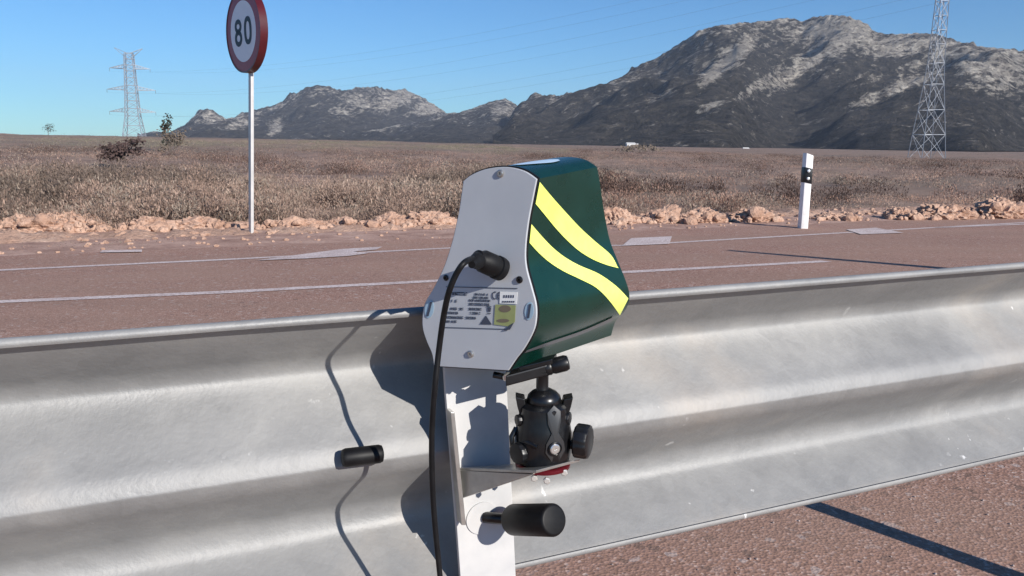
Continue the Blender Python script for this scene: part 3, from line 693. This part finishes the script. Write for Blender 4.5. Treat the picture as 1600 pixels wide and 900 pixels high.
# ------------------------------------------------------------------ guardrail
prof = [(0.003, .9262), (.0038, .929), (0.0005, .931), (-.005, .926), (-.026, .908), (-.054, .888), (-.074, .873), (-.082, .859), (-.078, .848), (-.062, .832), (-.030, .806), (-.010, .790), (-.001, .776), (-.001, .769), (-.010, .755), (-.030, .739), (-.062, .713), (-.078, .697), (-.082, .683), (-.078, .669), (-.066, .659), (-.034, .640), (-.006, .624), (.001, .6195), (.0065, .6215), (.006, .625)]
prof = [(o_*(.84 if o_ < -.005 else 1), z) for o_, z in prof]
prof = spline(prof, 5)
e = empty('guardrail', RP(2.19, -.12), 'long weathered galvanised W-beam guardrail crossing the foreground', 'guardrail')
ts_ = np.linspace(-4.5, 9.5, 281); vs = []
for side in (0, 1):
    for t in ts_:
        for i, (o_, z) in enumerate(prof):
            a = prof[max(i-1, 0)]; b_ = prof[min(i+1, len(prof)-1)]; dx, dz = b_[0]-a[0], b_[1]-a[1]; L_ = math.hypot(dx, dz)
            nx, nz_ = -dz/L_, dx/L_
            w_ = .0012*noise.noise(Vector((t*1.7, z*6, 0)))+.0005*noise.noise(Vector((t*7, z*20, 5)))
            off = (w_ if side == 0 else w_-.003)
            p = RP(t, -(o_+nx*off), z+nz_*off + .002*noise.noise(Vector((t*.6, 0, 9)))); vs.append(p)
np_ = len(prof); nt2 = len(ts_); fs = []
for i in range(nt2-1):
    for j in range(np_-1):
        a = i*np_+j; fs.append((a, a+1, a+np_+1, a+np_)); a += nt2*np_; fs.append((a, a+np_, a+np_+1, a+1))
o2 = nt2*np_
for i in range(nt2-1):
    for j in (0, np_-1): a = i*np_+j; fs.append((a, a+np_, o2+a+np_, o2+a))
for i in (0, nt2-1):
    for j in range(np_-1): a = i*np_+j; fs.append((a, a+1, o2+a+1, o2+a))
MB().add(vs, fs).build('beam', M_rail, e, 60)
for t in (-1.81, 2.19, 6.19):
    pm = MB(); wv, hv, th = .028, .04, .004
    base_ = RP(t, -.13, 0)
    pm.box(base_+ZUP*.44, RD*wv, RN*th/2, ZUP*.48); pm.box(base_+RD*wv-RN*hv/2+ZUP*.44, RD*th/2, RN*hv/2, ZUP*.48); pm.box(base_-RD*wv-RN*hv/2+ZUP*.44, RD*th/2, RN*hv/2, ZUP*.48)
    ps = pm.build('post', M_rail, e)
    MB().box(RP(t, -.045, .775), RD*.03, RN*.036, ZUP*.10).build('spacer_block', M_rail, e, bevel=.003)
# a tall sign post further along, outside the picture: its shadow lies across the road
tip = ground(1170, 394); q = ground(1520, 420.5); tq = 0
dirn = (q-tip); dirn.z = 0; 
pb = None
best = None
for i in range(10, 120):
    L_ = i*.05; b_ = tip+Vector((sh.x, sh.y, 0))*L_*1; tt, uu = tu(b_)
    if uu < 1.0: pb = b_; break
pb = q + Vector((sh.x, sh.y, 0))*3.2
hh = (Vector((pb.x, pb.y, 0))-Vector((tip.x, tip.y, 0))).dot(Vector((sh.x, sh.y, 0)))*math.tan(R(SUN_EL)); print('pole', pb, hh, 'mis', (Vector((pb.x, pb.y, 0))-Vector((tip.x, tip.y, 0))).cross(Vector((sh.x, sh.y, 0))).z)
tl_ = Vector((tip.x, tip.y, 0))+Vector((sh.x, sh.y, 0))*(hh/math.tan(R(SUN_EL))); tl_.z = hh
e = empty('roadside_pole', pb, 'slim steel pole by the guardrail whose shadow crosses the road', 'pole')
MB().tube([pb-ZUP*.1, tl_], [.13, .055], 16).build('shaft', M_post, e, 40); MB().lathe(tl_, ZUP, [(.03, -.01), (.032, .01), (.02, .03), (.001, .035)], 16).build('cap', M_blk, e, 40)
# ------------------------------------------------------------------ bracket clamped on the rail
e = empty('mounting_bracket', PX(760, 1040, .02), 'white steel bracket hooked on the guardrail under the green box', 'bracket')
th = .006
mb = MB(); mb.prism([PX(690, 500, .02), PX(787, 500, .02), PX(792, 600, .02), PX(806, 900, .02), PX(812, 1075, .02), PX(732, 1075, .02), PX(713, 812, .02), PX(697, 620, .02)], -RN*th); mb.build('upright', M_brk, e, bevel=.0008)
mb = MB(); mb.prism([PX(697, 638, .0205), PX(703, 638, .0205), PX(721, 812, .0205), PX(714, 812, .0205)], RN*.014); mb.build('flange', M_steel, e, bevel=.0006)
hk = PX(738, 500, .02); mb = MB(); mb.prism([PX(745, 500, .02)-RN*th, PX(787, 500, .02)-RN*th, PX(787, 500, .02)-RN*.03, PX(745, 500, .02)-RN*.03], -ZUP*.005); mb.build('hook', M_brk, e, bevel=.0008)
# shelf: thin plate whose top we see edge-on, with a triangular gusset
a0, a1, a2, a3 = PX(716, 731, .021), PX(804, 739, .021), PX(906, 717, .115), PX(838, 735, .135)
mb = MB(); mb.prism([a0, a1, a2, a3], -ZUP*.0028); mb.build('shelf', M_steel, e, bevel=.0004)
mb = MB(); mb.prism([PX(716, 735, .024), PX(717, 780, .024), PX(832, 741, .120)], (RD*.004)); mb.build('gusset', M_steel, e, bevel=.0004)
# clamp handle
h0, h1, h2, h3 = PX(757, 808, .021), PX(800, 812, .045), PX(866, 812.5, .112), None
ax = (h2-h0).normalized(); L_ = (h2-h1).length
hk_ = MB(); hk_.lathe(h1, (h2-h1), [(.0135, 0), (.0155, .0015), (.0165, .004), (.0165, L_-.003), (.0155, L_-.001), (.0145, L_), (.013, L_+.0004)], 40); ho = hk_.build('handle', M_rub, e, 40)
MB().tube([h0, h1+(h2-h1)*.01], .0062, 16).build('threaded_rod', M_blk2, e, 40)
MB().lathe(PX(753, 809, .0202), RN, [(.0105, 0), (.0185, 0), (.0185, .0015), (.0105, .0018)], 40).build('washer', M_brk, e, 30)
# ------------------------------------------------------------------ ball head
CB = PX(848, 722, .095)
S = (CB-C).dot(fw)/FPX                               # metres per pixel at this spot
e = empty('ball_head', CB, 'black ball head on the shelf holding the green box', 'tripod head')
U = ZUP; XR = rt.copy(); XR.z = 0; XR.normalize(); XF = Vector((0, -1, 0))
def B(x, y, f=0): return CB + XR*(x-848)*S + U*(724-y)*S/math.cos(PITCH+.1) + XF*f*S       # local px-sized units
MB().lathe(B(848, 726), U, [(41*S, -3*S), (43*S, -2*S), (43*S, 2*S), (41*S, 4*S), (38*S, 5*S)], 48).build('red_base_ring', M_red, e, 40)
prof_b = [(36, 2), (41, 6), (43.5, 16), (44.5, 34), (44, 50), (41.5, 64), (38.5, 78), (37, 88), (36.5, 93), (33, 97), (28, 99), (24, 98)]
mb = MB(); mb.lathe(B(848, 724), U, [(r_*S, z*S) for r_, z in prof_b], 56); bo = mb.build('housing', M_blk2, e, 35)
MB().lathe(B(848, 724), U, [(25*S, 94*S), (27*S, 101*S), (25*S, 109*S), (19*S, 115*S), (12.5*S, 118*S), (11*S, 119*S)], 40).build('ball', M_blk2, e, 60)
MB().lathe(B(845, 724), U, [(11*S, 113*S), (9.5*S, 118*S), (9.5*S, 140*S), (13*S, 146*S), (18*S, 150*S)], 32).build('stem', M_blk, e, 40)
# drop-notch collar wings
for s in (-1, 1):
    cx = 848+s*33
    MB().prism([B(cx-s*6, 638, 12), B(cx-s*3, 622, 12), B(cx+s*11, 619, 12), B(cx+s*8, 634, 12), B(cx+s*3, 650, 12)], -XF*26*S).build('collar_wing', M_blk, e, bevel=.0009)
# badge
bd = [(862, 626), (852, 634), (853, 650), (859, 664), (851, 679), (850, 692), (857, 702), (868, 722), (873, 703), (880, 692), (878, 679), (869, 664), (873, 648), (872, 634)]
bc = math.sqrt
def onb(x, y, ex):
    r_ = float(np.interp((724-y)/1.0, [z for _, z in prof_b], [r for r, _ in prof_b])); dx = x-848
    return B(x, y, math.sqrt(max(1, r_*r_-dx*dx))+ex)
cen = onb(864, 675, 4); n = len(bd); vs = [cen]+[onb(x, y, 2.5) for x, y in bd]+[onb(x, y, -2) for x, y in bd]
fs = [(0, 1+i, 1+(i+1) % n) for i in range(n)]+[(1+i, 1+n+i, 1+n+(i+1) % n, 1+(i+1) % n) for i in range(n)]
MB().add(vs, fs).build('badge_plate', mat('grey_black_metal', base=(.05, .05, .052), rough=.3, metal=.4), e, 30)
bn = (XF*.9+XR*.35).normalized()
MB().lathe(onb(864, 686, 3), bn, [(11*S, -4*S), (11*S, 1.5*S), (9.5*S, 2.5*S), (8.8*S, 1.4*S)], 28).build('bolt_ring', M_blk2, e, 35)
sb = MB().lathe(onb(864, 686, 4.2), bn, [(8*S, -2*S), (8*S, 1*S), (6.5*S, 2.2*S), (2.5*S, 2.2*S), (2*S, .8*S)], 24).build('hex_bolt', mat('bright_bolt', base=(.7, .7, .68), rough=.25, metal=.8), e, 35)
# big friction knob on the right, small ones around
kx = (XR*.93+XF*.36).normalized()
def fluted(o, ax_, r_, l_, n, name, par, m):
    ax_ = ax_.normalized(); x = ax_.orthogonal().normalized(); y = ax_.cross(x); vs = []
    prof_k = [(.55, 0), (.92, .04), (1, .16), (1, .78), (.93, .93), (.75, 1.0)]; seg = n*4
    for rr, hh_ in prof_k:
        for k in range(seg):
            a = 2*math.pi*k/seg; q = rr*r_*(1-.05*(.5+.5*math.cos(n*a))); vs.append(o+ax_*hh_*l_+(x*math.cos(a)+y*math.sin(a))*q)
    fs = [(i*seg+k, i*seg+(k+1) % seg, (i+1)*seg+(k+1) % seg, (i+1)*seg+k) for i in range(len(prof_k)-1) for k in range(seg)]
    fs += [tuple(range(seg))[::-1], tuple((len(prof_k)-1)*seg+k for k in range(seg))]
    return MB().add(vs, fs).build(name, m, par, 30)
fluted(B(897, 685, 10), kx, 27*S, 24*S, 14, 'friction_knob', e, M_blk)
MB().tube([B(880, 693, 6), B(901, 692, 12)], 7*S, 14).build('knob_shaft', M_blk2, e, 40)
fluted(B(880, 652, 8), kx, 11*S, 9*S, 10, 'small_knob', e, M_blk)
fluted(B(813, 654, 12), (-XR*.9+XF*.4), 9*S, 8*S, 10, 'small_knob', e, M_blk)
fluted(B(815, 700, 22), (-XR*.75+XF*.65), 17*S, 13*S, 12, 'pan_knob', e, M_blk)
MB().tube([B(812, 684, 20), B(826, 680, 36), B(838, 684, 44)], [4*S, 5*S, 3.5*S], 10).build('tension_lever', M_blk2, e, 40)
MB().tube([B(806, 668, 6), B(799, 680, 12), B(800, 694, 14)], [4*S, 4.5*S, 3.5*S], 10).build('tension_lever', M_blk2, e, 40)
for px, py, f in ((834, 733, 36), (853, 735, 40), (880, 727, 28)): MB().lathe(B(px, py+2, f), XF, [(5.5*S, -3*S), (5.5*S, 1*S), (4*S, 2.2*S)], 6).build('base_screw', mat('zinc', base=(.75, .74, .7), rough=.3, metal=.6), e, 30)
# quick-release clamp under the box, its knob to the right
cl = MB(); cA, cB_ = B(786, 590, 12), B(868, 572, 0)
cl.box((B(800, 590, 8)+B(850, 578, -4))/2, (B(858, 577, -4)-B(795, 591, 8))/2, Vector((.25, .95, 0))*20*S, ZUP*8.5*S); cl.build('clamp_jaw', M_blk, e, bevel=.0015)
MB().box(B(838, 570, 0), (B(862, 564, 0)-B(812, 577, 0))/2, Vector((.25, .95, 0))*17*S, ZUP*4*S).build('release_plate', M_blk2, e, bevel=.001)
MB().lathe(B(848, 577, 4), (B(884, 567, 6)-B(848, 577, 4)), [(9*S, 0), (12*S, 2*S), (12.5*S, 8*S), (11*S, 11*S), (12.5*S, 15*S), (12.5*S, 32*S), (10.5*S, 37*S), (8*S, 38*S)], 28).build('clamp_knob', M_blk, e, 35)
MB().lathe(B(791, 588, 16), XF-XR*.2, [(6.5*S, -6*S), (6.5*S, 2*S), (5*S, 3.5*S), (2*S, 3.5*S)], 20).build('clamp_screw', bpy.data.materials['bright_bolt'], e, 35)
MB().tube([B(770, 587, 6), B(790, 590, 10)], 5*S, 12).build('clamp_pin', M_blk2, e, 40)
# ------------------------------------------------------------------ the radar box
AZ, TL = R(31), R(1.5)
A = Vector((math.sin(AZ)*math.cos(TL), math.cos(AZ)*math.cos(TL), math.sin(TL)))     # its long axis, away from us
Q0 = PX(792, 579, .11)
def PL(x, y, off=0):                                  # point on the plate's face, off metres out of it
    r = ray(x, y); return C + r*((Q0-A*off-C).dot(A)/r.dot(A))
nearL = [(678, 572), (675, 553), (667, 534), (661, 515), (660, 497), (664, 474), (679, 448), (695, 414), (707, 376), (713, 350), (718, 325)]
topN = [(724, 283), (737, 273), (760, 264), (790, 261), (818, 267), (838, 280)]
nearR = [(832, 310), (825, 347), (820.5, 389), (822, 418), (831, 452), (837, 476), (837.5, 498), (833, 518), (819, 544), (806, 561), (794, 579)]
farTop = [(838, 260), (850, 251), (868, 246.5), (893, 245.5), (916, 250), (933, 261)]
farR = [(938, 290), (943, 325), (952, 372), (964, 405), (976, 434), (983, 457), (982, 474), (974, 489), (966, 497), (960, 506), (955, 524)]
farL = [(x+128-((572-y)/290)*14, y-45+((572-y)/290)*22) for x, y in nearL]
def seg_spline(parts, k=5):
    out = []; flags = []
    for prt in parts:
        s_ = spline(prt, k); out += s_[:-1]
    return out
def outline(L, T, Rr):
    left_ = spline(L+[T[0]], 5)[:-1]; top_ = spline(T, 5)[:-1]; right_ = spline([T[-1]]+Rr, 5)
    return left_+top_+right_
nO = outline(nearL, topN, nearR); fO = outline(farL, farTop, farR)
near3 = [PL(x, y, -.0045) for x, y in nO]
yv = lambda y: min(1, max(0, (y-262)/315))
def FP(x, y, yn):
    Lq = .115+.066*yv(yn); r = ray(x, y); return C + r*((Q0+A*Lq-C).dot(A)/r.dot(A))
far3 = [FP(x, y, yn) for (x, y), (_, yn) in zip(fO, nO)]
ctr = sum(near3, Vector())/len(near3); devbase = B(840, 568)
e = empty('radar_box', devbase, 'dark green radar box with grey rear plate and yellow stripes on its side', 'speed camera')
NS = 14; n = len(near3); vs = []
for i in range(NS+1):
    f = i/NS
    for a, b_ in zip(near3, far3): vs.append(a.lerp(b_, f))
fs = [(i*n+k, i*n+(k+1) % n, (i+1)*n+(k+1) % n, (i+1)*n+k) for i in range(NS) for k in range(n)]+[tuple(range(n))[::-1], tuple(NS*n+k for k in range(n))]
shell = MB().add(vs, fs).build('shell', M_green, e, 24)
bvh = BVHTree.FromPolygons([Vector(v) for v in vs], [f for f in fs])
def scaled(pts, s, off): return [ctr+(p-ctr)*s+A*off for p in pts]
MB().prism([PL(x, y, -.0042) for x, y in nO] and scaled([PL(x, y, 0) for x, y in nO], 1.013, .0024), A*.0026).build('gasket', M_rub, e)
MB().prism([PL(x, y, 0) for x, y in nO], A*.0026).build('rear_plate', M_plate, e, bevel=.0005)
MB().prism(scaled(far3, .93, .0002), A*.003).build('front_lens_panel', M_blk, e)
def SH(x, y, off=.0006):
    r = ray(x, y); hit = bvh.ray_cast(C, r)
    if hit[0] is None: return None
    nn = hit[1];  nn = nn if nn.dot(r) < 0 else -nn
    return hit[0]+nn*off
def stripe(up_, lo, name, m, off=.0007, k=28, q=8):
    U_ = spline(up_, 10); L_ = spline(lo, 10)
    def samp(Z, f): f = f*(len(Z)-1); i = min(int(f), len(Z)-2); f -= i; return (Z[i][0]*(1-f)+Z[i+1][0]*f, Z[i][1]*(1-f)+Z[i+1][1]*f)
    rows = []
    for i in range(k+1):
        a, b_ = samp(U_, i/k), samp(L_, i/k); row = []
        for j in range(q+1):
            x = a[0]+(b_[0]-a[0])*j/q; y = a[1]+(b_[1]-a[1])*j/q; p = None; c_ = 0
            while p is None and c_ < 30: p = SH(x-c_*.5, y, off); c_ += 1
            row.append(p)
        rows.append(row)
    vs = [p for r_ in rows for p in r_]; fs = [(i*(q+1)+j, i*(q+1)+j+1, (i+1)*(q+1)+j+1, (i+1)*(q+1)+j) for i in range(k) for j in range(q) ]
    return MB().add(vs, fs).build(name, m, e, 60)
stripe([(842.5, 284), (858, 303), (880, 328), (905, 355), (930, 378), (948, 393), (957, 403), (964, 417)], [(836, 318), (850, 335), (868, 357), (886, 376), (904, 392), (925, 405), (947, 414), (966, 419)], 'yellow_stripe', M_yel)
stripe([(829.5, 350), (845, 368), (862, 386), (882, 402), (905, 415), (935, 428), (962, 447), (981, 466)], [(826.5, 379), (840, 394), (858, 410), (880, 424), (905, 436), (930, 449), (951, 469), (968, 492)], 'yellow_stripe', M_yel)
stripe([(822, 546), (860, 532), (910, 515), (958, 494)], [(818, 550.5), (860, 537), (910, 520), (956, 500)], 'lower_seam', mat('seam_grey', base=(.10, .10, .11), rough=.4), .0012, 20, 3)
stripe([(800, 258.5), (830, 253.5), (855, 250.5), (872, 250)], [(812, 258.8), (836, 257), (862, 255), (875, 252)], 'round_level_label', mat('pale_label', base=(.55, .68, .8), rough=.3), .0008, 14, 4)
# things on the plate
def dec(pts, name, m, off=.0003, th_=.0003):
    return MB().prism([PL(x, y, off) for x, y in pts], -A*th_).build(name, m, e)
def screw(x, y, r_=5.2, m=None):
    p = PL(x, y, .0002); mb = MB(); mb.lathe(p, -A, [(r_*S, 0), (r_*S, 1.4*S), (r_*.7*S, 2.6*S), (r_*.35*S, 2.6*S), (r_*.3*S, .6*S)], 20); return mb.build('screw', m or M_steel, e, 35)
screw(782, 271, 5.5); screw(735.5, 553, 5.5); screw(812, 437, 5.2, M_blk2); screw(697, 434, 4.6, M_blk2)
for cx, cy, lean in ((671, 483, 4), (827, 486, 2)):
    dec([(cx+7*math.cos(a)+lean*.4*math.sin(-a), cy+14*math.sin(a)) for a in np.linspace(0, 2*math.pi, 20, endpoint=False)], 'latch_inset', M_bluep)
    dec([(cx-1.4+lean*.6, cy-11), (cx+2+lean*.6, cy-11), (cx+1.2-lean*.6, cy+11), (cx-2.4-lean*.6, cy+11)], 'latch_slot', M_dark, .0009)
# printed label: frame lines, text rows too small to read, CE mark, symbols, two stickers
pr_ = MB()
def q_(x0, y0, x1, y1, sk=0, off=.0003):
    pr_.prism([PL(x0, y0, off), PL(x1, y0+sk, off), PL(x1-.3, y1+sk, off), PL(x0-.3, y1, off)], -A*.0003)
q_(697, 447.6, 809, 448.6, 2.5); q_(694, 511, 795, 512, 3); 
rr = random.Random(3)
def textrow(x0, x1, y, h_, dens=.8):
    x = x0
    while x < x1:
        wv = rr.uniform(.9, 2.0)*h_/3.2
        if rr.random() < dens: 
            yy = y+(x-x0)*.03; t_ = rr.random()
            q_(x, yy-h_/2, x+wv*.45, yy+h_/2) if t_ < .5 else q_(x, yy-h_/2, x+wv*.8, yy-h_/6)
            if t_ > .3: q_(x, yy+h_/5, x+wv*.8, yy+h_/2)
        x += wv
for x0, x1, y, h_, d_ in ((707, 728, 458.5, 4.6, 1), (706, 722, 470, 4, .6), (702, 723, 482, 3.6, .9), (698, 716, 488.5, 3.4, .9), (698, 744, 495.5, 3.6, .95), (697, 714, 502, 3.4, .9), (742, 762, 459.5, 3, .7), (737, 763, 464.5, 3, .8), (733, 766, 469, 3, .9),
                          (733, 764, 475, 3.6, .8), (733, 752, 482.5, 3.6, .9), (735, 750, 489, 3.6, .9)): textrow(x0, x1, y, h_, d_)
# CE
def arc(cx, cy, rx, ry, a0_, a1_, w_):
    k = 14
    for i in range(k):
        b0, b1 = R(a0_+(a1_-a0_)*i/k), R(a0_+(a1_-a0_)*(i+1)/k)
        pr_.prism([PL(cx+rx*math.cos(b0), cy-ry*math.sin(b0), .0003), PL(cx+rx*math.cos(b1), cy-ry*math.sin(b1), .0003), PL(cx+(rx-w_)*math.cos(b1), cy-(ry-w_)*math.sin(b1), .0003), PL(cx+(rx-w_)*math.cos(b0), cy-(ry-w_)*math.sin(b0), .0003)], -A*.0003)
arc(773.5, 461.5, 4.6, 6.2, 60, 300, 1.3); arc(781, 462, 4.6, 6.2, 60, 300, 1.3); q_(776.6, 461.3, 780.6, 462.5)
# crossed bin and laser triangle
pr_.prism([PL(761.5, 480.5, .0003), PL(767.5, 480.7, .0003), PL(766.5, 487, .0003), PL(762.3, 487, .0003)], -A*.0003); q_(760.6, 478.6, 768, 479.6); q_(761.5, 489.3, 767, 490.4)
pr_.prism([PL(759.5, 493, .0003), PL(768.5, 507, .0003), PL(750, 506.5, .0003)], -A*.0003)
pr_.build('label_print', M_dark, e)
dec([(781.5, 455.5), (809, 456.5), (807.5, 475), (780.8, 474)], 'white_sticker', M_white, .0004)
dec([(774, 475.8), (806, 477), (804.5, 503), (796, 510), (772, 507)], 'lime_sticker', M_lime, .0004)
pr_ = MB()
for i in range(5):
    x = 787+i*3.6; q_(x, 461, x+1.9, 465.3, 0, .0007)
for i in range(6): x = 785+i*3.4; q_(x, 470.2, x+2.2, 472.6, 0, .0007)
pr_.build('sticker_print', M_dark, e)
pr_ = MB(); pr_.prism([PL(789+9.5*math.cos(a), 482.5+5.6*math.sin(a), .0007) for a in np.linspace(0, 2*math.pi, 18, endpoint=False)], -A*.0002)
pr_.prism([PL(786+10*math.cos(a), 501+3*math.sin(a), .0007) for a in np.linspace(0, 2*math.pi, 18, endpoint=False)], -A*.0002); pr_.build('sticker_print', M_brown, e)
dec([(787, 516.5), (795.5, 509), (803, 504), (797, 515)], 'curled_sticker_corner', M_dark, .0012)
# connector plug and its cable
c0 = PL(784, 421, 0); c1 = PL(743, 403, .030)
ax_ = (c1-c0); L_ = ax_.length; print('connector', L_)
ec = empty('power_cable', c0, 'thin black cable with elbow plug hanging from the grey plate', 'cable')
MB().lathe(c0, ax_, [(.0100, .0002), (.0112, .001), (.0112, L_*.22), (.0098, L_*.24), (.0098, L_*.34), (.0106, L_*.36), (.0104, L_*.72), (.0086, L_*.80), (.0080, L_*.96), (.006, L_)], 32).build('plug', M_rub, ec, 35)
e0 = c0+ax_*.86
cable = [c0+ax_*.84, c0+ax_*1.0, PX(726, 410, .145), PX(712, 430, .143), PX(701, 458, .138), PX(693, 495, .125), PX(686, 545, .116), PX(680, 600, .117), PX(676, 650, .112), PX(674.5, 700, .107), PX(675.5, 750, .104), PX(678, 800, .102), PX(682.5, 850, .102), PX(688, 905, .104), PX(694, 960, .108), PX(697, 1050, .126), PX(699, 1180, .13)]
cable = [Vector(p) for p in spline([tuple(p) for p in cable], 8)]
MB().tube(cable, .0027, 12).build('cord', M_rub, ec, 60)
MB().lathe(c1-ax_*.14, (Vector(cable[20])-c1).normalized(), [(.0065, -.004), (.0078, 0), (.0072, .008), (.005, .014), (.0034, .02)], 20).build('elbow', M_rub, ec, 40)
# short black cylinder added against the beam in place of a cast shadow
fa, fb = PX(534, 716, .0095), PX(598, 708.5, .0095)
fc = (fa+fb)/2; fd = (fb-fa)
o = MB().lathe(fa, fd, [(.0055, 0), (.0085, .001), (.0096, .004), (.0096, fd.length-.004), (.0085, fd.length-.001), (.0055, fd.length)], 24).build('shadow_cylinder', M_rub, None, 40)
tag(o, 'short black cylinder standing in for a cast shadow on the guardrail left of the bracket', 'shadow stand-in')
# ------------------------------------------------------------------ air
HAZE = 0.00006
hx = MB().box((0, 3400, 240), (4200, 0, 0), (0, 4600, 0), (0, 0, 320))
hm = bpy.data.materials.new('haze_air'); hm.use_nodes = True; hn = hm.node_tree; hn.nodes.clear()
ho_ = hn.nodes.new('ShaderNodeOutputMaterial'); pv = hn.nodes.new('ShaderNodeVolumePrincipled'); pv.inputs['Color'].default_value = (.72, .82, 1, 1); pv.inputs['Density'].default_value = HAZE
hn.links.new(pv.outputs[0], ho_.inputs['Volume'])
ho2 = hx.build('haze', hm); ho2['kind'] = 'stuff'; tag(ho2, 'thin bluish haze over the plain and mountains', 'haze')
